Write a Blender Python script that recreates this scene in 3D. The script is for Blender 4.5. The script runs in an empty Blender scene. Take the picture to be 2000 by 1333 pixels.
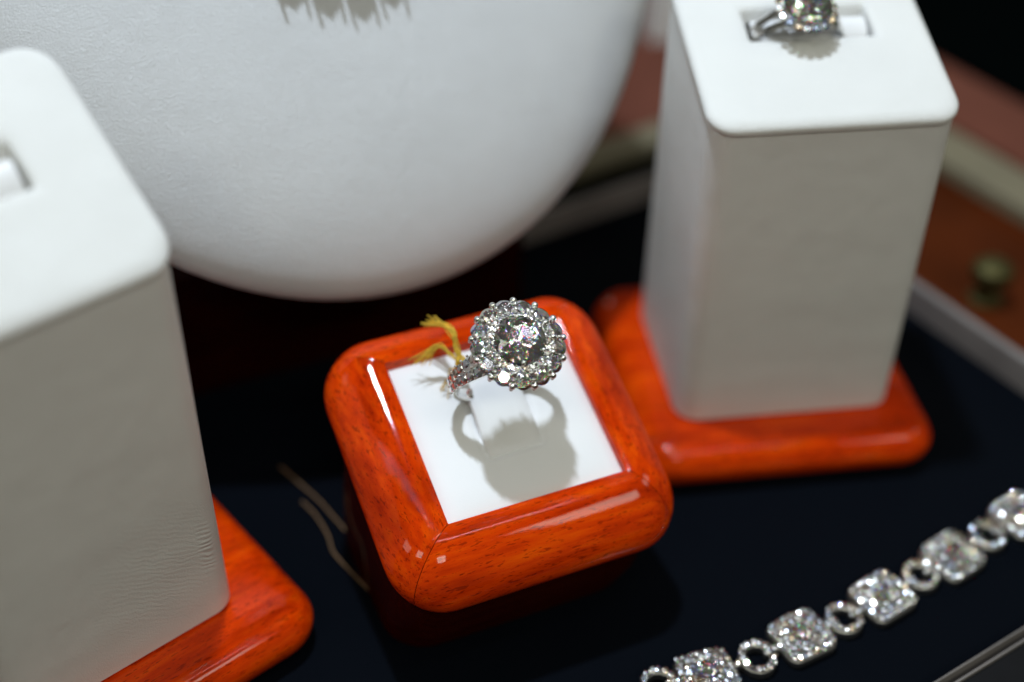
import bpy, bmesh, math, random
from mathutils import Vector, Matrix
random.seed(7)
MM = 0.001
R_ = math.radians
col = bpy.context.scene.collection
sc = bpy.context.scene

# ------------------------------------------------------------------ camera
F_PX = 2600.0
CAM = Vector((-0.99755, -202.7334, 210.7826))          # mm
CR = Matrix(((0.9998805, -0.0154613, 0.0), (0.0096878, 0.6265126, -0.7793511), (0.0120498, 0.7792579, 0.6265875)))
cd = bpy.data.cameras.new('camera')
cam = bpy.data.objects.new('camera', cd); col.objects.link(cam)
cam.matrix_world = Matrix.Translation(CAM * MM) @ CR.to_4x4()
cd.sensor_width = 23.6
cd.lens = 23.6 * F_PX / 2000
cd.clip_start = 0.005; cd.clip_end = 50
cd.dof.use_dof = True
cd.dof.focus_distance = 0.2405
cd.dof.aperture_fstop = 2.9
sc.camera = cam

# ------------------------------------------------------------------ light
sc.view_settings.view_transform = 'Standard'
sc.view_settings.look = 'None'
sc.view_settings.exposure = 0.25
sc.view_settings.gamma = 1.0
w_ = bpy.data.worlds.new('World'); sc.world = w_; w_.use_nodes = True
w_.node_tree.nodes['Background'].inputs[0].default_value = (1.0, 0.97, 0.84, 1)
w_.node_tree.nodes['Background'].inputs[1].default_value = 0.05

def lamp(name, pos, target, power, sx, sy, color):
    l = bpy.data.lights.new(name, 'AREA'); l.shape = 'RECTANGLE'; l.size = sx * MM; l.size_y = sy * MM
    l.energy = power; l.color = color
    o = bpy.data.objects.new(name, l); col.objects.link(o)
    o.location = Vector(pos) * MM
    o.rotation_euler = (Vector(target) - Vector(pos)).to_track_quat('-Z', 'Y').to_euler()
    return o
lamp('case_spotlight', (-55, 58, 605), (0, 0, 30), 2.08, 20, 34, (0.77, 0.88, 1.0))
for az, rad, hz, pw in ((-150, 850, 850, 0.5), (-118, 900, 1050, 1.1), (-75, 950, 1000, 1.65), (-35, 900, 900, 1.1), (5, 1000, 800, 0.55), (62, 1300, 560, 0.5), (112, 1300, 640, 0.5), (175, 900, 900, 0.2)):
    lamp('added_fill_panel', (rad * math.cos(R_(az)), rad * math.sin(R_(az)), hz), (0, 0, 40), pw, 260, 200, (0.99, 1.0, 0.84))  # unseen panels added as fill and for contrast in the stones
lamp('case_strip_light', (110, -150, 500), (60, 0, 20), 0.11, 260, 4, (0.95, 0.97, 1.0))
for i in range(30):                                  # front row of case diodes, rear row added for more glints
    x, y = -330 + (i % 15) * 47, (-70, 330)[i // 15] + (i % 15) * 5
    lamp('case_glint_diode', (x, y, 540), (x * 0.05, 0, 40), 0.004, 4, 4, (0.95, 0.97, 1.0))

# ------------------------------------------------------------------ materials
def nodes(name):
    m = bpy.data.materials.new(name); m.use_nodes = True
    nt = m.node_tree; return m, nt, nt.nodes['Principled BSDF']
def N(nt, t, **kw):
    n = nt.nodes.new(t)
    for k, v in kw.items(): setattr(n, k, v)
    return n
def L(nt, a, b): nt.links.new(a, b)
def ramp(nt, fac, stops):
    r = N(nt, 'ShaderNodeValToRGB')
    e = r.color_ramp.elements
    while len(e) < len(stops): e.new(0.5)
    for el, (p, c) in zip(e, stops): el.position = p; el.color = (*c, 1)
    L(nt, fac, r.inputs[0]); return r.outputs[0]
def coords(nt, scale, rot=(0, 0, 0)):
    t = N(nt, 'ShaderNodeTexCoord'); mp = N(nt, 'ShaderNodeMapping')
    mp.inputs['Scale'].default_value = scale; mp.inputs['Rotation'].default_value = rot
    L(nt, t.outputs['Object'], mp.inputs[0]); return mp.outputs[0]
def noise(nt, vec, scale, detail=4, rough=0.55):
    n = N(nt, 'ShaderNodeTexNoise'); n.inputs['Scale'].default_value = scale
    n.inputs['Detail'].default_value = detail; n.inputs['Roughness'].default_value = rough
    L(nt, vec, n.inputs['Vector']); return n.outputs['Fac']
def math_(nt, op, a, b):
    n = N(nt, 'ShaderNodeMath', operation=op)
    for i, x in enumerate((a, b)):
        if isinstance(x, (int, float)): n.inputs[i].default_value = x
        else: L(nt, x, n.inputs[i])
    return n.outputs[0]
def bump(nt, h, dist, strength, bs, prev=None):
    b = N(nt, 'ShaderNodeBump'); b.inputs['Distance'].default_value = dist; b.inputs['Strength'].default_value = strength
    L(nt, h, b.inputs['Height'])
    if prev: L(nt, prev, b.inputs['Normal'])
    L(nt, b.outputs[0], bs.inputs['Normal']); return b.outputs[0]

def wood(name, along, tint=1.0):
    m, nt, bs = nodes(name)
    s = (1, 8, 8) if along == 'x' else (8, 1, 8)
    v = coords(nt, s, (0, 0, 0.05))
    n1 = noise(nt, v, 70, 7, 0.62)
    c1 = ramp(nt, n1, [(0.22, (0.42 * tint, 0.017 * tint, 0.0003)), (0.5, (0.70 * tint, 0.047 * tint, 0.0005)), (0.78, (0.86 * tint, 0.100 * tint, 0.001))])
    br_ = noise(nt, coords(nt, (0.6, 3, 3) if along == 'x' else (3, 0.6, 3), (0, 0, 0.12)), 38, 3, 0.6)
    mb = N(nt, 'ShaderNodeMix', data_type='RGBA', blend_type='MULTIPLY'); mb.inputs[0].default_value = 0.85
    L(nt, c1, mb.inputs[6]); L(nt, ramp(nt, br_, [(0.30, (0.50, 0.36, 0.3)), (0.48, (0.92, 0.86, 0.8)), (0.68, (1.12, 1.3, 1.2))]), mb.inputs[7])
    mx_in = mb.outputs[2]
    for rot, sc_, lo, hi, amt in ((0.30, 420, 0.335, 0.40, 0.62), (0.12, 700, 0.31, 0.37, 0.5)):
        v2 = coords(nt, (1.0, 4.5, 4.5) if along == 'x' else (4.5, 1.0, 4.5), (0, 0, rot if along == 'y' else rot * 0.3))
        p = ramp(nt, noise(nt, v2, sc_, 2, 0.5), [(lo, (0.28, 0.16, 0.12)), (hi, (1, 1, 1))])
        mx = N(nt, 'ShaderNodeMix', data_type='RGBA', blend_type='MULTIPLY'); mx.inputs[0].default_value = amt
        L(nt, mx_in, mx.inputs[6]); L(nt, p, mx.inputs[7]); mx_in = mx.outputs[2]
    L(nt, mx_in, bs.inputs['Base Color'])
    bs.inputs['Roughness'].default_value = 0.45
    bs.inputs['Specular IOR Level'].default_value = 0.0
    bs.inputs['Coat Weight'].default_value = 0.5
    bs.inputs['Coat Roughness'].default_value = 0.045
    n3 = noise(nt, coords(nt, (1, 1, 1)), 180, 2)
    b = N(nt, 'ShaderNodeBump'); b.inputs['Distance'].default_value = 0.00012; b.inputs['Strength'].default_value = 0.25
    L(nt, n3, b.inputs['Height']); L(nt, b.outputs[0], bs.inputs['Coat Normal'])
    return m
def leather(name, color, grain, depth, rough=0.5, sag=0.0002, spec=0.3):
    m, nt, bs = nodes(name)
    n0 = noise(nt, coords(nt, (1, 1, 1)), 40, 3)
    cc = ramp(nt, n0, [(0.3, tuple(x * 0.95 for x in color)), (0.7, color)])
    L(nt, cc, bs.inputs['Base Color'])
    bs.inputs['Roughness'].default_value = rough
    bs.inputs['Specular IOR Level'].default_value = spec
    vo = N(nt, 'ShaderNodeTexVoronoi', feature='DISTANCE_TO_EDGE'); vo.inputs['Scale'].default_value = grain
    wv = coords(nt, (1, 1.7, 1), (0.2, 0.1, 0.6))
    wn = N(nt, 'ShaderNodeTexNoise'); wn.inputs['Scale'].default_value = grain * 0.4; L(nt, wv, wn.inputs['Vector'])
    ad = N(nt, 'ShaderNodeMixRGB', blend_type='LINEAR_LIGHT'); ad.inputs[0].default_value = 0.6 / grain
    L(nt, wv, ad.inputs[1]); L(nt, wn.outputs['Color'], ad.inputs[2]); L(nt, ad.outputs[0], vo.inputs['Vector'])
    h = math_(nt, 'MINIMUM', vo.outputs['Distance'], 0.22)
    fine = noise(nt, wv, grain * 1.3, 4, 0.65)
    h = math_(nt, 'ADD', math_(nt, 'MULTIPLY', h, 2.5), math_(nt, 'MULTIPLY', fine, 0.9))
    nb = bump(nt, h, depth, 0.8, bs)
    if sag: bump(nt, noise(nt, coords(nt, (1, 1, 1)), 60, 2), sag, 0.5, bs, nb)
    return m
def plain(name, color, rough=0.5, metal=0.0, spec=0.5, coat=0.0, var=0.0, vscale=60):
    m, nt, bs = nodes(name)
    if var:
        n0 = noise(nt, coords(nt, (1, 1, 1)), vscale, 4)
        L(nt, ramp(nt, n0, [(0.3, tuple(x * (1 - var) for x in color)), (0.7, tuple(x * (1 + var) for x in color))]), bs.inputs['Base Color'])
    else: bs.inputs['Base Color'].default_value = (*color, 1)
    bs.inputs['Roughness'].default_value = rough; bs.inputs['Metallic'].default_value = metal
    bs.inputs['Specular IOR Level'].default_value = spec; bs.inputs['Coat Weight'].default_value = coat
    return m
def diamond(name, spread=0.03, fire=0.5, gloss=0.0, tint=1.0, rough=0.22):
    m = bpy.data.materials.new(name); m.use_nodes = True; nt = m.node_tree
    nt.nodes.remove(nt.nodes['Principled BSDF'])
    out = nt.nodes['Material Output']; prev = None
    def glass(c, ior):
        g = N(nt, 'ShaderNodeBsdfGlass'); g.inputs['Roughness'].default_value = 0.0; g.inputs['IOR'].default_value = ior
        g.inputs['Color'].default_value = (*c, 1); return g.outputs[0]
    for c, ior in (((1, 0, 0), 2.40 - spread), ((0, 1, 0), 2.40), ((0, 0, 1), 2.40 + spread)):
        g = glass(c, ior)
        if prev is None: prev = g
        else:
            a = N(nt, 'ShaderNodeAddShader'); L(nt, prev, a.inputs[0]); L(nt, g, a.inputs[1]); prev = a.outputs[0]
    mx = N(nt, 'ShaderNodeMixShader'); mx.inputs[0].default_value = fire
    L(nt, glass((1, 1, 1), 2.40), mx.inputs[1]); L(nt, prev, mx.inputs[2]); prev = mx.outputs[0]
    if gloss:
        gl = N(nt, 'ShaderNodeBsdfAnisotropic'); gl.inputs['Roughness'].default_value = rough
        oi = N(nt, 'ShaderNodeObjectInfo'); L(nt, ramp(nt, oi.outputs['Random'], [(q_, tuple(1 - (1 - k_) * tint for k_ in c_)) for q_, c_ in ((0.0, (0.66, 0.78, 1.0)), (0.3, (0.95, 0.96, 1.0)), (0.75, (0.99, 0.97, 0.93)), (1.0, (1.0, 0.80, 0.55)))]), gl.inputs['Color'])
        m2 = N(nt, 'ShaderNodeMixShader'); m2.inputs[0].default_value = gloss
        L(nt, prev, m2.inputs[1]); L(nt, gl.outputs[0], m2.inputs[2]); prev = m2.outputs[0]
    L(nt, prev, out.inputs['Surface']); return m

WOOD_SHADE = wood('shaded_lacquered_wood', 'x', 0.075); WOOD_DEEP_SHADE = wood('deep_shaded_lacquered_wood', 'x', 0.028); WOOD_X = wood('lacquered_wood_x', 'x'); WOOD_Y = wood('lacquered_wood_y', 'y')  # box body and bust base: shade put into darkened copies of the wood
WHITE = leather('white_leatherette', (0.84, 0.84, 0.82), 2600, 0.00007, 0.5, 0.0012)
WHITE_PAD = leather('white_pad_leatherette', (0.92, 0.92, 0.93), 1800, 0.00003, 0.5, 0.0005)
BUST = leather('white_bust_leather', (0.645, 0.655, 0.67), 1550, 0.00016, 0.55, 0.0008)
NAVY = leather('navy_tray_lining', (0.0016, 0.0028, 0.0055), 2500, 0.00003, 0.85, 0, 0.05)
RIM = plain('tray_rim_grey', (0.21, 0.19, 0.18), 0.5, var=0.15); RIMD = plain('tray_rim_black', (0.005, 0.005, 0.006), 0.6, spec=0.15, var=0.3)
GOLDR = plain('brushed_white_gold', (0.62, 0.61, 0.60), 0.38, 1.0); GOLDW = plain('white_gold', (0.82, 0.81, 0.78), 0.13, 1.0)
DIA = diamond('diamond', 0.05, 0.22, 0.10, 0.2, 0.10); HALO = diamond('halo_diamond', 0.05, 0.25, 0.50, 0.35, 0.17); MELEE_R = diamond('ring_melee_diamond', 0.05, 0.25, 0.7, 0.5, 0.19); MELEE = diamond('melee_diamond', 0.05, 0.3, 0.74)
YARN = plain('yellow_thread', (0.74, 0.48, 0.045), 0.85, var=0.25, vscale=900)
TAN = plain('tan_thread', (0.20, 0.115, 0.055), 0.8, var=0.2, vscale=600)
BRASS = plain('brass', (0.10, 0.088, 0.036), 0.6, 1.0)
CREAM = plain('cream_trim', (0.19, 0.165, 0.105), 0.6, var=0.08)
COUNTER = plain('counter_wood', (0.07, 0.014, 0.003), 0.6, spec=0.03, coat=0.0, var=0.35, vscale=25)
PINKW = plain('ledge_wood', (0.15, 0.052, 0.035), 0.6, spec=0.03, coat=0.0, var=0.2, vscale=25)
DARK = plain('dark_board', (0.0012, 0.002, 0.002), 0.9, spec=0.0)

# ------------------------------------------------------------------ builders (millimetres)
def mesh(name, verts, faces, smooth=35, fix=False):
    me = bpy.data.meshes.new(name)
    me.from_pydata([(x * MM, y * MM, z * MM) for x, y, z in verts], [], faces)
    me.validate()
    if fix:
        bm = bmesh.new(); bm.from_mesh(me); bmesh.ops.recalc_face_normals(bm, faces=bm.faces); bm.to_mesh(me); bm.free()
    me.update()
    if smooth is not None:
        me.polygons.foreach_set('use_smooth', [True] * len(me.polygons))
        me.set_sharp_from_angle(angle=R_(smooth))
    return me
def obj(name, me, mat, parent=None, loc=None, mw=None):
    o = bpy.data.objects.new(name, me); col.objects.link(o)
    if mat is not None and not me.materials: me.materials.append(mat)
    o.parent = parent
    if mw is not None:
        m = mw.copy(); m.translation = m.translation * MM; o.matrix_local = m
    elif loc is not None: o.location = Vector(loc) * MM
    return o
def tag(o, label=None, cat=None, group=None, kind=None):
    for k, v in (('label', label), ('category', cat), ('group', group), ('kind', kind)):
        if v: o[k] = v
    return o
def thing(name, label, cat, loc=(0, 0, 0), rotz=0.0, group=None, basis=None):
    o = bpy.data.objects.new(name, None); col.objects.link(o); o.empty_display_size = 0.005
    if basis is not None:
        m = basis.copy(); m.translation = m.translation * MM; o.matrix_world = m
    else:
        o.location = Vector(loc) * MM; o.rotation_euler = (0, 0, R_(rotz))
    return tag(o, label, cat, group)
def rrect(w, d, r, n=9, cx=0.0, cy=0.0):
    """rounded rectangle; the arcs start at the front-left corner, n points each, counter-clockwise"""
    r = max(0.02, min(r, w / 2 - 0.01, d / 2 - 0.01)); pts = []
    for sx, sy, a0 in ((-1, -1, 180), (1, -1, 270), (1, 1, 0), (-1, 1, 90)):
        for k in range(n):
            a = R_(a0 + 90 * k / (n - 1))
            pts.append((cx + sx * (w / 2 - r) + r * math.cos(a), cy + sy * (d / 2 - r) + r * math.sin(a)))
    return pts
def loft(rows, closed=True, cap0=False, cap1=False, flip=False):
    n = len(rows[0]); V = [p for r in rows for p in r]; Fs = []
    for i in range(len(rows) - 1):
        for j in range(n if closed else n - 1):
            k = (j + 1) % n
            Fs.append((i * n + j, i * n + k, (i + 1) * n + k, (i + 1) * n + j))
    if cap0: Fs.append(tuple(reversed(range(n))))
    if cap1: Fs.append(tuple((len(rows) - 1) * n + j for j in range(n)))
    if flip: Fs = [tuple(reversed(f)) for f in Fs]
    return V, Fs
def lathe(prof, n=32):
    rows = [[(r * math.cos(2 * math.pi * k / n), r * math.sin(2 * math.pi * k / n), z) for k in range(n)] for r, z in prof]
    return loft(rows)
def tube(path, rad, n=6, ry=None):
    rows = []
    for i, p in enumerate(path):
        p = Vector(p); a = Vector(path[max(0, i - 1)]); b = Vector(path[min(len(path) - 1, i + 1)])
        t = (b - a).normalized(); s = t.cross(Vector((0, 0, 1)))
        s = s.normalized() if s.length > 1e-4 else Vector((1, 0, 0)); q = s.cross(t)
        r = rad(i / (len(path) - 1)) if callable(rad) else rad
        rows.append([tuple(p + s * (r * math.cos(2 * math.pi * k / n)) + q * ((ry or r) * math.sin(2 * math.pi * k / n))) for k in range(n)])
    return loft(rows, cap0=True, cap1=True)
def box(x0, x1, y0, y1, z0, z1, r=0.6, n=4):
    w, d = x1 - x0, y1 - y0; cx, cy = (x0 + x1) / 2, (y0 + y1) / 2
    rows = []
    for e, z in ((0.0, z0), (0.0, z1 - r), (0.08 * r, z1 - 0.6 * r), (0.3 * r, z1 - 0.3 * r), (0.6 * r, z1 - 0.08 * r), (r, z1)):
        rows.append([(x, y, z) for x, y in rrect(w - 2 * e, d - 2 * e, max(0.05, r - e), n, cx, cy)])
    return loft(rows, cap0=True, cap1=True)
def spline(pts, n):
    out = []
    P = [Vector(p) for p in pts]
    for i in range(len(P) - 1):
        a, b, c, d = P[max(0, i - 1)], P[i], P[i + 1], P[min(len(P) - 1, i + 2)]
        for k in range(n):
            t = k / n
            out.append(0.5 * ((2 * b) + (c - a) * t + (2 * a - 5 * b + 4 * c - d) * t * t + (3 * b - a - 3 * c + d) * t ** 3))
    return out + [P[-1]]
def brilliant(crown=0.32, table=0.55, pav=0.86, g=0.03):
    """round brilliant of girdle radius 1 with its 57 facets"""
    V, Fs = [], []
    pt = lambda r, a, z: (r * math.cos(R_(a)), r * math.sin(R_(a)), z)
    T = [len(V) + k for k in range(8)]; V += [pt(table, 45 * k, crown) for k in range(8)]
    rm = 0.80; zm = crown * (1 - rm * math.cos(R_(22.5))) / (1 - table)
    M = [len(V) + k for k in range(8)]; V += [pt(rm, 45 * k + 22.5, zm) for k in range(8)]
    G = [len(V) + k for k in range(16)]; V += [pt(1, 22.5 * k, g if k % 2 == 0 else g * 0.6) for k in range(16)]
    H = [len(V) + k for k in range(16)]; V += [pt(1, 22.5 * k, -g if k % 2 == 0 else -g * 0.6) for k in range(16)]
    rp = 0.26
    Pv = [len(V) + k for k in range(8)]; V += [pt(rp, 45 * k + 22.5, -g - (pav) * (1 - rp * math.cos(R_(22.5)))) for k in range(8)]
    C = len(V); V.append((0, 0, -g - pav))
    Fs.append(tuple(T))
    for k in range(8):
        Fs.append((T[k], M[k], T[(k + 1) % 8]))
        Fs.append((T[k], M[k - 1], G[2 * k], M[k]))
        Fs.append((M[k], G[2 * k], G[2 * k + 1])); Fs.append((M[k], G[2 * k + 1], G[(2 * k + 2) % 16]))
        Fs.append((H[2 * k], Pv[k - 1], C, Pv[k]))
        Fs.append((H[2 * k + 1], H[2 * k], Pv[k])); Fs.append((H[(2 * k + 2) % 16], H[2 * k + 1], Pv[k]))
    for k in range(16): Fs.append((G[k], H[k], H[(k + 1) % 16], G[(k + 1) % 16]))
    return V, Fs
def small_stone():
    """8-sided melee stone of girdle radius 1: table, crown, pavilion"""
    V, Fs = [], []
    for r, z, o in ((0.55, 0.25, 0), (1, 0.04, 22.5), (1, -0.04, 22.5)):
        V += [(r * math.cos(R_(45 * k + o)), r * math.sin(R_(45 * k + o)), z) for k in range(8)]
    V.append((0, 0, -0.85))
    Fs.append(tuple(range(8)))
    for k in range(8):
        q = (k + 1) % 8
        Fs += [(k, 8 + k, q), (q, 8 + k, 8 + q), (8 + k, 16 + k, 16 + q, 8 + q), (16 + k, 24, 16 + q)]
    return V, Fs
def ball(n=10, m=7):
    rows = []
    for i in range(m + 1):
        a = math.pi * i / m - math.pi / 2; r = max(0.001, math.cos(a))
        rows.append([(r * math.cos(2 * math.pi * k / n), r * math.sin(2 * math.pi * k / n), math.sin(a)) for k in range(n)])
    return loft(rows)
STONE57 = mesh('brilliant_stone', *brilliant(), smooth=None, fix=True); STONE57.materials.append(DIA)
STONE8 = mesh('melee_stone', *small_stone(), smooth=None, fix=True); STONE8.materials.append(MELEE)
STONEH = mesh('halo_brilliant', *brilliant(0.27), smooth=None, fix=True); STONEH.materials.append(HALO)
PRONG = plain('claw_white_gold', (0.85, 0.84, 0.81), 0.21, 1.0)
STONER = mesh('ring_melee_stone', *small_stone(), smooth=None, fix=True); STONER.materials.append(MELEE_R)
BALL = mesh('metal_bead', *ball(), smooth=80); BALL.materials.append(PRONG)
def frame_to(z, x=None):
    z = Vector(z).normalized(); x = Vector(x) if x is not None else (Vector((1, 0, 0)) if abs(z.x) < 0.9 else Vector((0, 1, 0)))
    y = z.cross(x).normalized(); x = y.cross(z)
    return Matrix((x, y, z)).transposed()
def put(name, me, parent, p, r, z=(0, 0, 1), spin=0.0, sz=None):
    m = (frame_to(z) @ Matrix.Rotation(spin, 3, 'Z')).to_4x4() @ Matrix.Diagonal((r, r, sz or r, 1))
    m.translation = Vector(p)
    return obj(name, me, None, parent, mw=m)
def onto(px, py, z):                                     # point of a level surface that a pixel of the photograph looks at
    d = CR @ Vector((px - 1000, -(py - 666.5), -F_PX))
    return CAM + d * ((z - CAM.z) / d.z)

# ------------------------------------------------------------------ tray and counter
TA = 33.0; tc, ts = math.cos(R_(TA)), math.sin(R_(TA))
ct = obj('counter', mesh('counter', *box(-420, 420, -380, 420, -22, -4, 1)), COUNTER)
ct.rotation_euler.z = R_(TA); tag(ct, kind='structure')
tray = thing('display_tray', 'black display tray lined in navy leatherette under all the stands', 'tray', (0, 0, 0), TA)
obj('lining', mesh('lining', *box(-150, 126.5, -82, 84.9, -3, 0, 0.3)), NAVY, tray)
def rim(name, x0, x1, y0, y1, z0, z1, r, m=None): return obj(name, mesh(name, *box(x0, x1, y0, y1, z0, z1, r)), m or RIM, tray)
rim('rim', 126.6, 129, -110, 88, -4, 8.5, 0.8)
rim('rim', -152.5, -150.1, -110, 88, -4, 8.5, 0.8)
rim('rim', -150, 126.5, 85, 86.6, -4, 8.0, 0.6)
rim('rim', -150, 126.5, -110, -84.9, -4, 3.6, 0.4, RIMD)
rim('lip', -150, 126.5, -84.7, -84.2, -4, 3.9, 0.22)
rim('lip', -150, 126.5, -82.6, -82.2, -4, 4.0, 0.18)
def board(name, label, cat, x0, x1, y0, y1, z0, z1, mat, r=1.0, kind=None):
    o = obj(name, mesh(name, *box(x0, x1, y0, y1, z0, z1, r)), mat); o.rotation_euler.z = R_(TA)
    return tag(o, label, cat, kind=kind)
board('trim_strip', 'cream trim strip running along the brown counter beyond the tray', 'trim', 190, 207, -200, 300, -3.9, 1.0, CREAM)
board('wooden_ledge', 'pinkish brown wooden ledge beyond the cream trim strip', 'ledge', 208, 238, -200, 300, -3.9, 2.0, PINKW)
board('dark_board', 'dark board behind the pinkish wooden ledge at the far right', 'board', 239, 400, -200, 400, -3.9, 4.0, DARK)
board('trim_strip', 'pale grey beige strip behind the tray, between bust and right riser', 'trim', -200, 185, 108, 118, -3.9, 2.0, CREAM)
board('dark_gap_strip', 'black strip filling the dark gap between the tray and the pale strip', 'felt', -200, 128, 88.2, 107.8, -3.9, -2.0, DARK)  # dark gap behind the tray, drawn as a black strip
board('wooden_ledge', 'brown wooden ledge behind the pale strip and the bust', 'ledge', -200, 185, 118.2, 330, -3.9, 0.5, PINKW)
wp = onto(1290, 82, 0.5)
wt = thing('white_block', 'small white block far behind, between the bust and the right ring stand', 'display block', (wp.x, wp.y, 0.5), 12)
obj('body', mesh('body', *box(-4, 8, 0, 12, 0, 40, 1.2)), WHITE, wt); obj('cap', mesh('cap', *box(-4.5, 8.5, -0.5, 12.5, 40.05, 43, 1.2)), WHITE, wt)
kb = obj('brass_knob', mesh('brass_knob', *lathe([(0.01, 0), (4.5, 0), (4.5, 1), (2.2, 2), (2.0, 4), (4.2, 6), (5.6, 8.5), (5.2, 11), (3.2, 12.6), (0.01, 13)], 28)), BRASS)
kp = onto(1935, 545, 3); kb.location = (kp.x * MM, kp.y * MM, -4 * MM)
tag(kb, 'blurred brass knob on the brown counter beside the tray', 'knob')

# ------------------------------------------------------------------ ring box in the middle
BW, BD, BR = 58.5, 52.5, 10.5; BX = -1.2
PHI = R_(20.19); TS = math.tan(PHI)
PADC = Vector((-2.24, -13.54, 39.11)); BROT = 23.86
rb = thing('ring_box', 'glossy orange red wooden ring box with a slanted white pad', 'ring box', (PADC.x, PADC.y, 0), BROT)
def sl(x, y, z): return (x, y, PADC.z + z + TS * y)
prof = spline([(10.4, -4, 0), (10.4, 0.6, 0), (10.15, 1.05, 0), (8.8, 1.35, 0), (6.8, 1.05, 0), (4.6, 0.15, 0), (2.7, -1.2, 0), (1.2, -2.9, 0), (0.25, -4.9, 0), (0.0, -6.6, 0), (0.5, -8.4, 0), (1.8, -10.0, 0), (3.8, -11.0, 0), (6.0, -11.2, 0)], 3)
NC = 13
loops = [[sl(x, y, p.y) for x, y in rrect(36.0 + (BW - 36.0) * (1 - p.x / 10.4), 33.2 + (BD - 33.2) * (1 - p.x / 10.4), max(0.15, BR - p.x), NC, BX * (1 - p.x / 10.4))] for p in prof]
h = NC // 2
for q in range(4):                                       # front, right, back, left rail, mitred at the corners
    idx = [(q * NC + h + k) % (4 * NC) for k in range(NC + 1)]
    rows = []
    for l in loops:
        r = [Vector(l[i]) for i in idx]
        mid = Vector(((1, 0, 0), (0, 1, 0))[q % 2]) * (1 if q in (0, 1) else -1)
        r[0] = r[0] + mid * 0.09; r[-1] = r[-1] - mid * 0.09   # hairline mitre joint
        rows.append([tuple(p) for p in r])
    obj('frame_rail', mesh('frame_rail', *loft(rows, closed=False, flip=True)), WOOD_X if q % 2 == 0 else WOOD_Y, rb)
body = []                                                # the sides run in towards the foot, most at the front
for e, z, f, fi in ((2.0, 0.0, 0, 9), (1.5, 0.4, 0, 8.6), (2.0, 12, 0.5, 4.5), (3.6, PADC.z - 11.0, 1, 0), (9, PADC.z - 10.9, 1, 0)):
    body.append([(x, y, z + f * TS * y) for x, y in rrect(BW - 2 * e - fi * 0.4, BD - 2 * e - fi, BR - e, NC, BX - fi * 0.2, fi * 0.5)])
obj('body', mesh('body', *loft(body, cap0=True, cap1=True)), WOOD_SHADE, rb)
# pad: a soft cushion in the frame, in slanted coordinates (x, y', n)
cph, sph = math.cos(PHI), math.sin(PHI)
def pad_pt(x, y, n): return (x, y * cph - n * sph, PADC.z + y * sph + n * cph)
pw, pd = 18.0, 17.6; V, Fs = [], []; n = 44
for j in range(n + 1):
    for i in range(n + 1):
        a, b = 2 * i / n - 1, 2 * j / n - 1
        z = 0.9 * ((1 - abs(a) ** 7) * (1 - abs(b) ** 7)) - 0.9 + 0.25 * math.sin(2.2 * a + 0.6) * math.cos(1.7 * b)
        x, y = pw * a, pd * b
        if abs(x) < 5.9 and -6.9 < y < 13: z -= 0.7
        V.append(pad_pt(x, y, z))
for j in range(n):
    for i in range(n):
        k = j * (n + 1) + i; Fs.append((k, k + 1, k + n + 2, k + n + 1))
pad = obj('pad', mesh('pad', V, Fs, 60), WHITE_PAD, rb)
rows = []
for i in range(25):
    t = i / 24; y = -6.6 + 19.0 * t
    z = -0.1 + 1.9 * math.sin(math.pi * min(1, t * 1.1) * 0.62) ** 1.2 - 2.2 * max(0, t - 0.75)
    hw = 5.45 + 0.1 * math.sin(9 * t); rows.append([pad_pt(s * hw * f, y, z - dz) for s, f, dz in ((-1, 1, 1.4), (-1, 1, 0.25), (-1, 0.955, 0), (-1, 0.5, -0.12), (1, 0.5, -0.12), (1, 0.955, 0), (1, 1, 0.25), (1, 1, 1.4))])
obj('tongue', mesh('tongue', *loft(rows, closed=False, flip=True), 60), WHITE_PAD, pad)
V, Fs = loft([[r[0] for r in [rows[0][::-1]]] * 2]) if False else ([*rows[0]], [tuple(range(8))])
obj('tongue_end', mesh('tongue_end', V, Fs, None), WHITE_PAD, pad)

# ------------------------------------------------------------------ diamond cluster ring
u_ = Vector((math.cos(R_(BROT)), math.sin(R_(BROT)), 0)); v_ = Vector((-math.sin(R_(BROT)), math.cos(R_(BROT)), 0))
vv = v_ * cph + Vector((0, 0, 1)) * sph; nn = u_.cross(vv)
def ring_basis(x, y, z, lean=0.0, yaw=0.0):
    m = Matrix((u_, vv, nn)).transposed().to_4x4(); m.translation = PADC + u_ * x + vv * y + nn * z
    return m @ Matrix.Rotation(R_(yaw), 4, 'Z') @ Matrix.Rotation(R_(lean), 4, 'X')
ring = thing('diamond_ring', 'white gold cluster ring with a large round diamond ringed by smaller ones', 'ring', basis=ring_basis(0.4, 7.0, -1.6, 9))
HC = 11.4                                                # hoop centre above the ring's lowest point
rows = []
for k in range(73):
    a = 2 * math.pi * k / 72; up = max(0.0, math.cos(a))
    ro = 10.7; th = 1.5 + 0.3 * up; hw = 1.3 + 1.6 * up ** 1.2
    sec = [(-hw, 0.25), (-hw, 0.75), (-hw * 0.7, 1.0), (0, 1.06), (hw * 0.7, 1.0), (hw, 0.75), (hw, 0.25), (hw * 0.7, 0), (-hw * 0.7, 0)]
    rows.append([(math.sin(a) * (ro - th + th * q), y, HC + math.cos(a) * (ro - th + th * q)) for y, q in sec])
obj('hoop', mesh('hoop', *loft(rows), 50), GOLDW, ring)
HZ = 25.8                                                # girdle level of the centre stone
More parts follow.
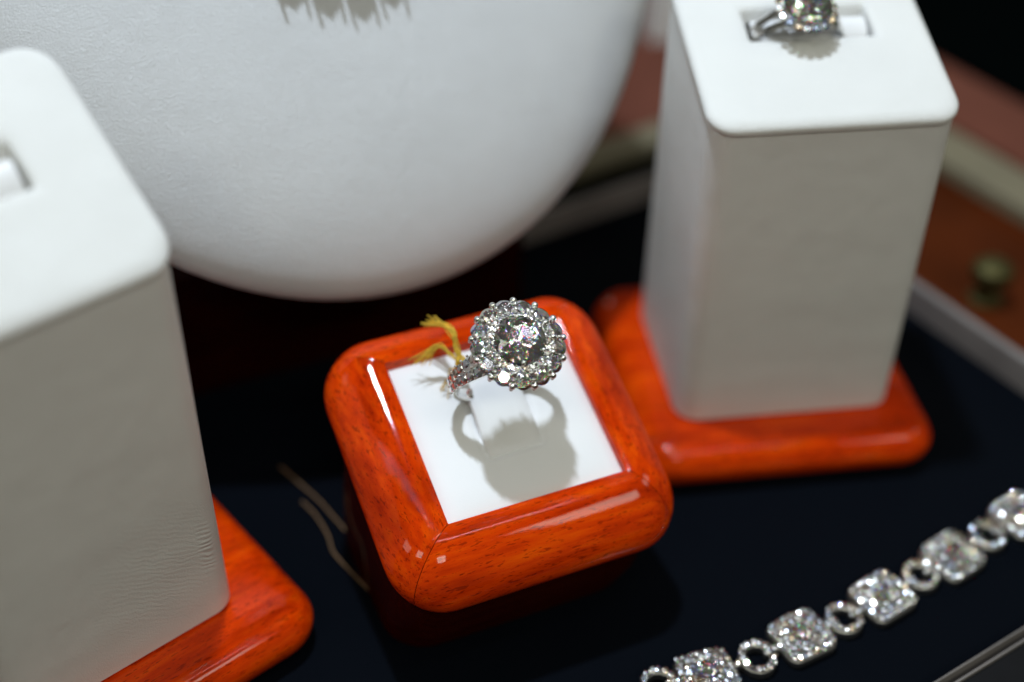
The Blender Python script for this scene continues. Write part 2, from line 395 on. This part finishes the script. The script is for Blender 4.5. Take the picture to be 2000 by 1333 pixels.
obj('gallery', mesh('gallery', *lathe([(2.6, HZ - 5.5), (3.6, HZ - 4.6), (3.9, HZ - 3.4), (5.2, HZ - 2.6), (8.0, HZ - 2.3), (8.3, HZ - 1.9), (7.6, HZ - 1.5), (5.9, HZ - 0.9), (5.0, HZ - 0.35), (4.5, HZ - 0.3), (4.2, HZ - 0.8), (3.0, HZ - 2.6), (1.5, HZ - 4.0)], 52), 30), GOLDW, ring)
put('centre_stone', STONE57, ring, (0, 0, HZ + 0.45), 4.65, (0, 0, 1), 0.2)
NH = 13
for k in range(NH):
    a = 2 * math.pi * k / NH + 0.12; d = Vector((math.cos(a), math.sin(a), 0))
    put('halo_stone', STONEH, ring, d * 7.35 + Vector((0, 0, HZ - 0.75)), 1.67, d * 0.42 + Vector((random.gauss(0, .09), random.gauss(0, .09), 1)), random.uniform(0, 1))
    b = a + math.pi / NH; e = Vector((math.cos(b), math.sin(b), 0))
    put('prong', BALL, ring, e * 8.45 + Vector((0, 0, HZ - 1.05)), 0.66)
    put('prong', BALL, ring, e * 8.6 + Vector((0, 0, HZ - 2.0)), 0.40)
    put('prong', BALL, ring, e * 6.3 + Vector((0, 0, HZ - 0.05)), 0.55)
    put('prong', BALL, ring, e * 7.5 + Vector((0, 0, HZ - 0.35)), 0.34)
NI = 26
for k in range(NI):
    a = 2 * math.pi * k / NI; d = Vector((math.cos(a), math.sin(a), 0))
    put('pave_stone', STONER, ring, d * 5.4 + Vector((0, 0, HZ + 0.05)), 0.58, d * 0.35 + Vector((0, 0, 1)), random.uniform(0, 1))
    b = a + math.pi / NI; e = Vector((math.cos(b), math.sin(b), 0))
    put('bead', BALL, ring, e * 5.72 + Vector((0, 0, HZ + 0.05)), 0.25)
    put('bead', BALL, ring, e * 4.95 + Vector((0, 0, HZ + 0.30)), 0.22)
for k in range(39):
    a = 2 * math.pi * k / 39
    put('bead', BALL, ring, (5.98 * math.cos(a), 5.98 * math.sin(a), HZ - 0.2 + 0.1 * (k % 2)), 0.24)
for k in range(6):
    a = 2 * math.pi * (k + 0.3) / 6; d = Vector((math.cos(a), math.sin(a), 0))
    put('claw', BALL, ring, d * 4.45 + Vector((0, 0, HZ + 0.78)), 0.48)
for s in (-1, 1):
    for i in range(7):
        a = R_(34 + i * 9.0); o = Vector((s * math.sin(a), 0, math.cos(a)))
        hw = 1.3 + 1.6 * max(0, math.cos(a)) ** 1.2
        for y in (-hw * 0.52, hw * 0.52):
            put('shank_stone', STONER, ring, o * 10.75 + Vector((0, y, HC)), 0.85, o, random.uniform(0, 1))
        for y in (-hw * 0.95, 0, hw * 0.95):
            a2 = a + R_(4.2); o2 = Vector((s * math.sin(a2), 0, math.cos(a2)))
            put('shank_bead', BALL, ring, o2 * 10.8 + Vector((0, y, HC)), 0.27)

# ------------------------------------------------------------------ yellow thread tied to the ring
kn = Vector((-10.6, -8.6, 49.3))
th = thing('thread_tassel', 'frayed yellow thread knotted round the shank of the cluster ring', 'thread', kn)
def local(p): return Vector(p) - kn
ends = [((-16.6, -0.4, 52.6), (-12.8, -4.4, 54.0), 30), ((-18.6, -6.8, 47.6), (-15.0, -5.6, 50.8), 16), ((-14.0, -9.8, 42.8), (-12.4, -8.9, 46.5), 10)]
for e, m_, c_ in ends:
    for i in range(c_):
        j = lambda s: Vector((random.gauss(0, s), random.gauss(0, s), random.gauss(0, s * 0.5)))
        pts = spline([local(kn) + j(0.25), local(kn).lerp(local(m_), 0.5) + j(0.25), local(m_) + j(0.4), local(e) + j(0.8)], 5)
        obj('strand', mesh('strand', *tube(pts, 0.085, 5), 60), YARN, th)
knot = []
for k in range(60):
    t = k / 59; a = t * 2 * math.pi * 3
    knot.append((1.0 * math.cos(a) * (0.8 + 0.2 * math.sin(5 * t)), 1.2 * math.sin(a), -1.2 + 2.4 * t))
obj('knot', mesh('knot', *tube(knot, 0.24, 6), 60), YARN, th)

# ------------------------------------------------------------------ tall ring risers
def creased(src, cx, cz):
    m = src.copy(); m.name = 'creased_white_leatherette'; nt = m.node_tree; bs = nt.nodes['Principled BSDF']
    last = bs.inputs['Normal'].links[0].from_socket
    tc_ = N(nt, 'ShaderNodeTexCoord'); sx = N(nt, 'ShaderNodeSeparateXYZ'); L(nt, tc_.outputs['Object'], sx.inputs[0])
    def band(c, r, o): # bell of radius r mm round c mm
        d = math_(nt, 'DIVIDE', math_(nt, 'SUBTRACT', sx.outputs[o], c * MM), r * MM)
        return math_(nt, 'MAXIMUM', math_(nt, 'SUBTRACT', 1.0, math_(nt, 'MULTIPLY', d, d)), 0.0)
    wob = math_(nt, 'MULTIPLY', noise(nt, tc_.outputs['Object'], 300, 2), 9.0)
    wv = math_(nt, 'SINE', math_(nt, 'ADD', math_(nt, 'ADD', math_(nt, 'MULTIPLY', sx.outputs[2], 2 * math.pi / (1.15 * MM)), math_(nt, 'MULTIPLY', sx.outputs[0], 2200)), wob), 0)
    h1 = math_(nt, 'MULTIPLY', math_(nt, 'MULTIPLY', wv, math_(nt, 'MULTIPLY', noise(nt, tc_.outputs['Object'], 420, 2), 1.7)), math_(nt, 'MULTIPLY', band(cx, 1.8, 0), band(cz, 8, 2)))
    wv2 = math_(nt, 'SINE', math_(nt, 'ADD', math_(nt, 'MULTIPLY', sx.outputs[2], 5200), math_(nt, 'ADD', math_(nt, 'MULTIPLY', sx.outputs[0], 3000), math_(nt, 'MULTIPLY', wob, 2))), 0)
    h2 = math_(nt, 'MULTIPLY', math_(nt, 'MULTIPLY', wv2, 0.22), math_(nt, 'MULTIPLY', band(cx - 9, 15, 0), band(cz, 17, 2)))
    dents = ramp(nt, noise(nt, tc_.outputs['Object'], 90, 1), [(0.70, (0, 0, 0)), (0.78, (1, 1, 1))])
    h = math_(nt, 'SUBTRACT', math_(nt, 'ADD', h1, h2), math_(nt, 'MULTIPLY', dents, 1.2))
    bump(nt, h, 0.00009, 0.75, bs, last)
    return m
def riser(name, label, loc, rot, w, d, hgt, slope, hole, base_off, base_size, skin, tb=11.0):
    """local frame: the body's front-left corner is (0,0); hole = x0, x1, y0, y1 in plan"""
    t = thing(name, label, 'ring stand', loc, rot)
    bx, by = base_off; bw, bd = base_size; k = math.tan(R_(slope))
    pr = spline([(4.6, 0, 0), (2.6, 0.7, 0), (0.8, 2.8, 0), (0.0, 5.4, 0), (0.7, 7.6, 0), (2.2, 9.6, 0), (4.4, 10.7, 0), (7, tb, 0), (12, tb, 0)], 3)
    rows = [[(x, y, p.y) for x, y in rrect(bw - 2 * p.x, bd - 2 * p.x, max(0.5, 9 - p.x), 10, bx + bw / 2, by + bd / 2)] for p in pr]
    obj('wooden_base', mesh('wooden_base', *loft(rows, cap0=True, cap1=True)), WOOD_X, t)
    cx, cy = w / 2, d / 2
    rows = []
    for e, z, f in ((0.7, tb + 0.05, 0), (0.25, tb + 0.6, 0), (0.25, tb + hgt * 0.25, 0.25), (0.3, tb + hgt * 0.5, 0.5), (0.3, tb + hgt * 0.75, 0.75), (0.35, tb + hgt - 2.3, 1)):
        rows.append([(x, y, z + f * k * y) for x, y in rrect(w - 2 * e, d - 2 * e, 5.2, 10, cx, cy)])
    obj('body', mesh('body', *loft(rows, cap0=True)), skin, t)
    T = tb + hgt
    x0, x1, y0, y1 = hole
    pr = [(0.45, -2.4), (0.0, -2.2), (-0.15, -1.6), (-0.1, -1.0), (0.25, -0.55), (0.9, -0.12), (1.9, 0.0)]
    rows = [[(x, y, T + z + k * y) for x, y in rrect(w - 2 * e, d - 2 * e, 5.4, 10, cx, cy)] for e, z in pr]
    hx, hy = (x0 + x1) / 2, (y0 + y1) / 2
    for g, z in ((2.2, 0.1), (0.8, 0.06), (0.25, -0.25), (0.0, -0.9), (0.0, -16.0)):
        rows.append([(x, y, T + z + k * y) for x, y in rrect(x1 - x0 + 2 * g, y1 - y0 + 2 * g, 0.6 + g * 0.5, 10, hx, hy)])
    top = obj('top_cap', mesh('top_cap', *loft(rows, cap1=True), 50), WHITE, t)
    tw = 4.6; rows = []                                   # padded roll that the ring straddles
    for i in range(13):
        a = math.pi * i / 12
        rows.append([(x, hy - math.cos(a) * (y1 - y0) * 0.36, T - 3.4 + 3.3 * math.sin(a) + k * (hy - math.cos(a) * (y1 - y0) * 0.36)) for x in (x0 + 0.9, x0 + 1.5, hx - tw, hx, hx + tw, x1 - 1.5, x1 - 0.9)])
    obj('ring_roll', mesh('ring_roll', *loft(rows, closed=False, flip=False), 60), WHITE_PAD, top)
    return t
riser('ring_riser', 'tall white ring stand holding a diamond ring, near the right edge', (35.9, 17.0, 0), 8.12, 50.0, 44.0, 75.0, 16.0, (12.9, 38.5, 22.3, 31.0), (-10.0, -11.0), (69.0, 66.0), WHITE)
lw, ld = 46.0, 37.0
LO = Vector((-52.0, -35.5, 0)); lu = Vector((math.cos(R_(41.54)), math.sin(R_(41.54)), 0))
o_ = LO - lu * lw
riser('ring_riser', 'tall white ring stand in the left foreground beside the necklace bust', (o_.x, o_.y, 0), 41.54, lw, ld, 81.4, 31.5, (6.0, lw - 14.0, 16.6, 23.9), (-10.5, -11.5), (lw + 22.8, ld + 22), creased(WHITE, lw - 5.0, 30))

# ------------------------------------------------------------------ ring on the right-hand riser
ru = Vector((math.cos(R_(8.12)), math.sin(R_(8.12)), 0)); rv = Vector((-math.sin(R_(8.12)), math.cos(R_(8.12)), 0))
rs = R_(16.0); rvv = rv * math.cos(rs) + Vector((0, 0, 1)) * math.sin(rs); rn = ru.cross(rvv)
rm = Matrix((ru, rvv, rn)).transposed().to_4x4()
rm.translation = Vector((35.9, 17.0, 86)) + ru * 26.6 + rv * 26.8 + Vector((0, 0, 1)) * math.tan(rs) * 26.8 - rn * 15.6 - ru * 3.4
rm = rm @ Matrix.Rotation(R_(8), 4, 'X')
r2 = thing('engagement_ring', 'white gold split shank ring with one round diamond on the right ring stand', 'ring', basis=rm)
for y0 in (-1, 1):
    rows = []
    for k in range(61):
        a = 2 * math.pi * k / 60; up = max(0, math.cos(a)); yo = y0 * (0.55 + 1.1 * up)
        rows.append([(math.sin(a) * (10.2 + x), yo + y, 10.4 + math.cos(a) * (10.2 + x)) for x, y in ((-0.7, -0.5), (0.2, -0.62), (0.6, 0), (0.2, 0.62), (-0.7, 0.5))])
    obj('shank', mesh('shank', *loft(rows), 40), GOLDW, r2)
obj('setting', mesh('setting', *lathe([(1.2, 17.5), (2.0, 18.6), (2.9, 20.2), (3.9, 22.0), (4.1, 22.2), (3.8, 22.3), (2.4, 20.4), (0.8, 18.6)], 24), 40), GOLDW, r2)
put('centre_stone', STONE57, r2, (0, 0, 23.2), 4.9, (0, 0, 1), 0.1)
for k in range(4):
    a = math.pi / 4 + k * math.pi / 2
    obj('claw', mesh('claw', *tube([(2.0 * math.cos(a), 2.0 * math.sin(a), 18.6), (3.6 * math.cos(a), 3.6 * math.sin(a), 21), (4.4 * math.cos(a), 4.4 * math.sin(a), 22.8), (3.9 * math.cos(a), 3.9 * math.sin(a), 23.6)], 0.45, 8), 60), GOLDW, r2)
for k in range(18):
    a = 2 * math.pi * k / 18; put('halo_stone', STONE8, r2, (5.6 * math.cos(a), 5.6 * math.sin(a), 22.3), 0.85, (math.cos(a) * 0.4, math.sin(a) * 0.4, 1))
for s in (-1, 1):
    for i in range(6):
        a = R_(30 + i * 9)
        for y0 in (-1, 1):
            put('shank_stone', STONE8, r2, (s * math.sin(a) * 10.2, y0 * (0.55 + 1.1 * math.cos(a)), 9.8 + math.cos(a) * 10.2), 0.5, (s * math.sin(a), 0, math.cos(a)))

# ------------------------------------------------------------------ necklace bust
BA, BE = 25.0, 44.0
a, e = R_(BA), R_(BE)
bn = Vector((math.sin(a) * math.cos(e), -math.cos(a) * math.cos(e), math.sin(e)))
bu = Vector((math.cos(a), math.sin(a), 0)); bw_ = bn.cross(bu)
d0 = CR @ Vector((680 - 1000, -(580 - 666.5), -F_PX)); A0 = CAM + d0 * (266.0 / F_PX)
AXIS = 15.0                                               # the bust's middle, right of the point A0
bust = thing('necklace_bust', 'large white leather necklace bust leaning back behind the ring box', 'necklace bust', (A0.x + 10, A0.y + 35, 0), BA)
inv = bust.matrix_basis.inverted() if False else (Matrix.Translation(Vector((A0.x + 10, A0.y + 35, 0))) @ Matrix.Rotation(a, 4, 'Z')).inverted()
def bp(x, y, n): return tuple(inv @ (A0 + bu * (x + AXIS) + bw_ * y + bn * n))
EA, EB = 86.0, 110.0
V, Fs = [], []; NR, NA = 44, 120
def edge_pt(t):                                          # outline: round below, drawn in to shoulders and neck above
    x, y = math.sin(t), -math.cos(t)
    if y > 0.25: x *= 1 - 0.45 * min(1, (y - 0.25) / 0.75) ** 1.5
    return x * EA, EB - 1 + y * EB
rho = [math.sin(0.5 * math.pi * i / NR) for i in range(NR + 1)]
def dome(r): return 13.0 * (1 - r ** 5.0) ** 0.5 + 5.0 * (1 - r * r)
ctr = (0, EB - 1)
for side in (1, -1):
    base = len(V)
    for i, r in enumerate(rho):
        for k in range(NA):
            ex, ey = edge_pt(2 * math.pi * k / NA)
            nz = (dome(r) if side > 0 else -5 * (1 - r ** 6) ** 0.5) - 9.0
            V.append(bp(ctr[0] + (ex - ctr[0]) * r, ctr[1] + (ey - ctr[1]) * r, nz))
    for i in range(NR):
        for k in range(NA):
            q = (k + 1) % NA
            f = (base + i * NA + k, base + (i + 1) * NA + k, base + (i + 1) * NA + q, base + i * NA + q)
            Fs.append(f if side > 0 else tuple(reversed(f)))
me = mesh('form', V, Fs, 80); obj('form', me, BUST, bust)
pr = spline([(1.6, 0, 0), (0.4, 0.6, 0), (0.0, 3, 0), (0.0, 30, 0), (0.6, 35, 0), (2.5, 38, 0), (6, 39, 0), (10, 39, 0)], 3)
rows = [[(x, y, p.y) for x, y in rrect(124 - 2 * p.x, 24 - 2 * p.x, max(0.5, 9 - p.x), 10, -24, 27)] for p in pr]
obj('wooden_base', mesh('wooden_base', *loft(rows, cap0=True, cap1=True)), WOOD_DEEP_SHADE, bust)
obj('post', mesh('post', *box(-14, 14, 18, 34, 38.5, 62, 2)), WOOD_DEEP_SHADE, bust)

# fringe necklace on the bust, just above the picture: only its shadow is seen
nl = thing('fringe_necklace', 'fringe necklace on the white bust, seen only by its jagged shadow', 'necklace', A0 + bu * AXIS + bw_ * 70)
def nlp(x, y, n): return tuple(bu * x + bw_ * (y - 70) + bn * n)
chain = [nlp(-30 + 60 * i / 30 + 3, 82 + 0.012 * (-30 + 2 * i) ** 2, 15.6) for i in range(31)]
obj('chain', mesh('chain', *tube(chain, 0.9, 8), 60), GOLDW, nl)
for i in range(5):
    x = 2.0 + (i - 2) * 6.5; y1 = 61.4 + 1.1 * (i - 2) ** 2 + (0.5 if i % 2 else 0)
    rows = [[nlp(x + s * wdt, y, nz) for s, nz in ((-1, 15.6), (0, 16.6), (1, 15.6), (0, 14.8))] for y, wdt in ((84, 0.6), (79, 2.0), (73, 2.8), (67, 2.75), (y1 + 2.2, 2.45), (y1 + 0.9, 1.6), (y1 + 0.5, 0.5))]
    obj('pendant', mesh('pendant', *loft(rows, cap0=True, cap1=True), None), GOLDW, nl)
    for s in (-1, 1):
        obj('prong', mesh('prong', *tube([nlp(x + s * 2.7, 69, 15.6), nlp(x + s * 2.45, y1 + 1.4, 15.7), nlp(x + s * 2.3, y1 - 1.2 - 0.7 * (i % 3 == 0), 15.8)], lambda t: 0.5 - 0.22 * t, 6), 60), GOLDW, nl)

# ------------------------------------------------------------------ bracelet
clus = [(1383, 1312), (1567, 1237), (1725, 1160), (1862, 1080), (1995, 1000)]
link = [(1288, 1334), (1480, 1280), (1650, 1205), (1800, 1120), (1930, 1042)]
cp = [onto(*p, 3.0) for p in clus]; lp = [onto(*p, 2.6) for p in link]
br = thing('diamond_bracelet', 'diamond bracelet of square clusters and round links lying on the navy tray', 'bracelet', (cp[2].x, cp[2].y, 0), 0)
ORG = Vector((cp[2].x, cp[2].y, 0))
def cluster_parts():
    pts = []
    for x, y in rrect(10.2, 9.4, 1.7, 7):
        pts.append((x, y))
    per = [Vector((*p, 0)) for p in pts] + [Vector((*pts[0], 0))]
    def along(loop, n):
        seg = [(loop[i + 1] - loop[i]).length for i in range(len(loop) - 1)]; tot = sum(seg); out = []
        for k in range(n):
            s = tot * k / n; i = 0
            while s > seg[i]: s -= seg[i]; i += 1
            out.append(loop[i].lerp(loop[i + 1], s / seg[i]))
        return out
    outer = along(per, 34)
    inner = along([Vector((p.x * 0.71, p.y * 0.71, 0)) for p in per], 18) + along([Vector((p.x * 0.44, p.y * 0.44, 0)) for p in per], 10)
    return outer, inner
OUT, INN = cluster_parts()
plate_rows = [[(x, y, z) for x, y in rrect(11.2 - 2 * e_, 10.4 - 2 * e_, 2.1 - e_ * 0.7, 6)] for e_, z in ((0.5, 0), (0.1, 0.3), (0, 1.8), (0.3, 2.2), (1.6, 2.3), (2.6, 2.6))]
PLATE = mesh('cluster_plate', *loft(plate_rows, cap0=True, cap1=True), 40); PLATE.materials.append(GOLDR)
hoop_rows = []
for k in range(29):
    A = 2 * math.pi * k / 28
    hoop_rows.append([(math.cos(A) * r, math.sin(A) * r, z) for r, z in ((2.5, 0.2), (2.5, 1.9), (2.7, 2.1), (3.5, 2.1), (3.7, 1.9), (3.7, 0.2))])
HOOP = mesh('link_hoop', *loft(hoop_rows), 40); HOOP.materials.append(GOLDR)
def oriented(name, me, parent, p, ang, tilt):
    m = Matrix.Rotation(ang, 4, 'Z') @ Matrix.Rotation(tilt, 4, 'X'); m.translation = Vector(p)
    return obj(name, me, None, parent, mw=m)
allp = sorted([(p.x, 'c', p) for p in cp] + [(p.x, 'l', p) for p in lp])
for i, (_, kd, p) in enumerate(allp):
    q0 = allp[max(0, i - 1)][2]; q1 = allp[min(len(allp) - 1, i + 1)][2]; dv = q1 - q0
    ang = math.atan2(dv.y, dv.x) + random.uniform(-0.06, 0.06)
    loc = Vector((p.x, p.y, 0.0)) - ORG
    if kd == 'c':
        c_ = oriented('cluster', PLATE, br, loc, ang, random.uniform(-0.05, 0.05))
        put('centre_stone', STONE57, c_, (0, 0, 3.9), 1.9, (random.uniform(-.1, .1), random.uniform(-.1, .1), 1), random.uniform(0, 1))
        for v in OUT: put('halo_stone', STONE8, c_, v + Vector((0, 0, 2.95)), 0.58, (v.x * 0.05 + random.gauss(0, .22), v.y * 0.05 + random.gauss(0, .22), 1), random.uniform(0, 1))
        for v in INN: put('inner_stone', STONE8, c_, v + Vector((0, 0, 3.2)), 0.78, (random.gauss(0, .22), random.gauss(0, .22), 1), random.uniform(0, 1))
    else:
        l_ = oriented('round_link', HOOP, br, loc, ang, random.uniform(-0.08, 0.08))
        for k in range(15):
            A = 2 * math.pi * k / 15
            put('link_stone', STONE8, l_, (3.1 * math.cos(A), 3.1 * math.sin(A), 2.75), 0.76, (random.gauss(0, .22), random.gauss(0, .22), 1), random.uniform(0, 1))
    if i + 1 < len(allp):
        nx = allp[i + 1][2]; mid = (Vector((p.x, p.y, 0)) + Vector((nx.x, nx.y, 0))) / 2 - ORG
        dv = (nx - p).normalized(); g = 1 if kd == 'c' else -1
        b_ = oriented('connector', bpy.data.meshes.get('connector_bar') or mesh('connector_bar', *box(-2.4, 2.4, -0.6, 0.6, 0.6, 2.3, 0.4)), br, mid + Vector((dv.x, dv.y, 0)) * g * 1.3, math.atan2(dv.y, dv.x), 0)
        if not b_.data.materials: b_.data.materials.append(GOLDR)
        for k in (-1, 0, 1): put('bar_stone', STONE8, b_, (k * 1.5, 0, 2.7), 0.66, (random.gauss(0, .14), random.gauss(0, .14), 1))

# ------------------------------------------------------------------ loose tan thread on the tray
t1 = [onto(*p, 0.6) for p in ((548, 912), (580, 940), (620, 975), (650, 1008), (680, 1043))]
t2 = [onto(*p, 0.6) for p in ((590, 980), (615, 1005), (640, 1045), (652, 1080), (690, 1122), (735, 1168))]
tt = thing('loose_thread', 'thin tan thread lying in two strands on the tray beside the ring box', 'thread', (t1[0].x, t1[0].y, 0))
for pts in (t1, t2):
    obj('strand', mesh('strand', *tube(spline([p - Vector((t1[0].x, t1[0].y, 0)) for p in pts], 6), 0.25, 8), 60), TAN, tt)

# ------------------------------------------------------------------ render settings
cy = sc.cycles
cy.max_bounces = 14; cy.transmission_bounces = 12; cy.glossy_bounces = 6; cy.diffuse_bounces = 4
cy.sample_clamp_indirect = 12.0
cy.caustics_refractive = False; cy.caustics_reflective = False
cy.blur_glossy = 0.0
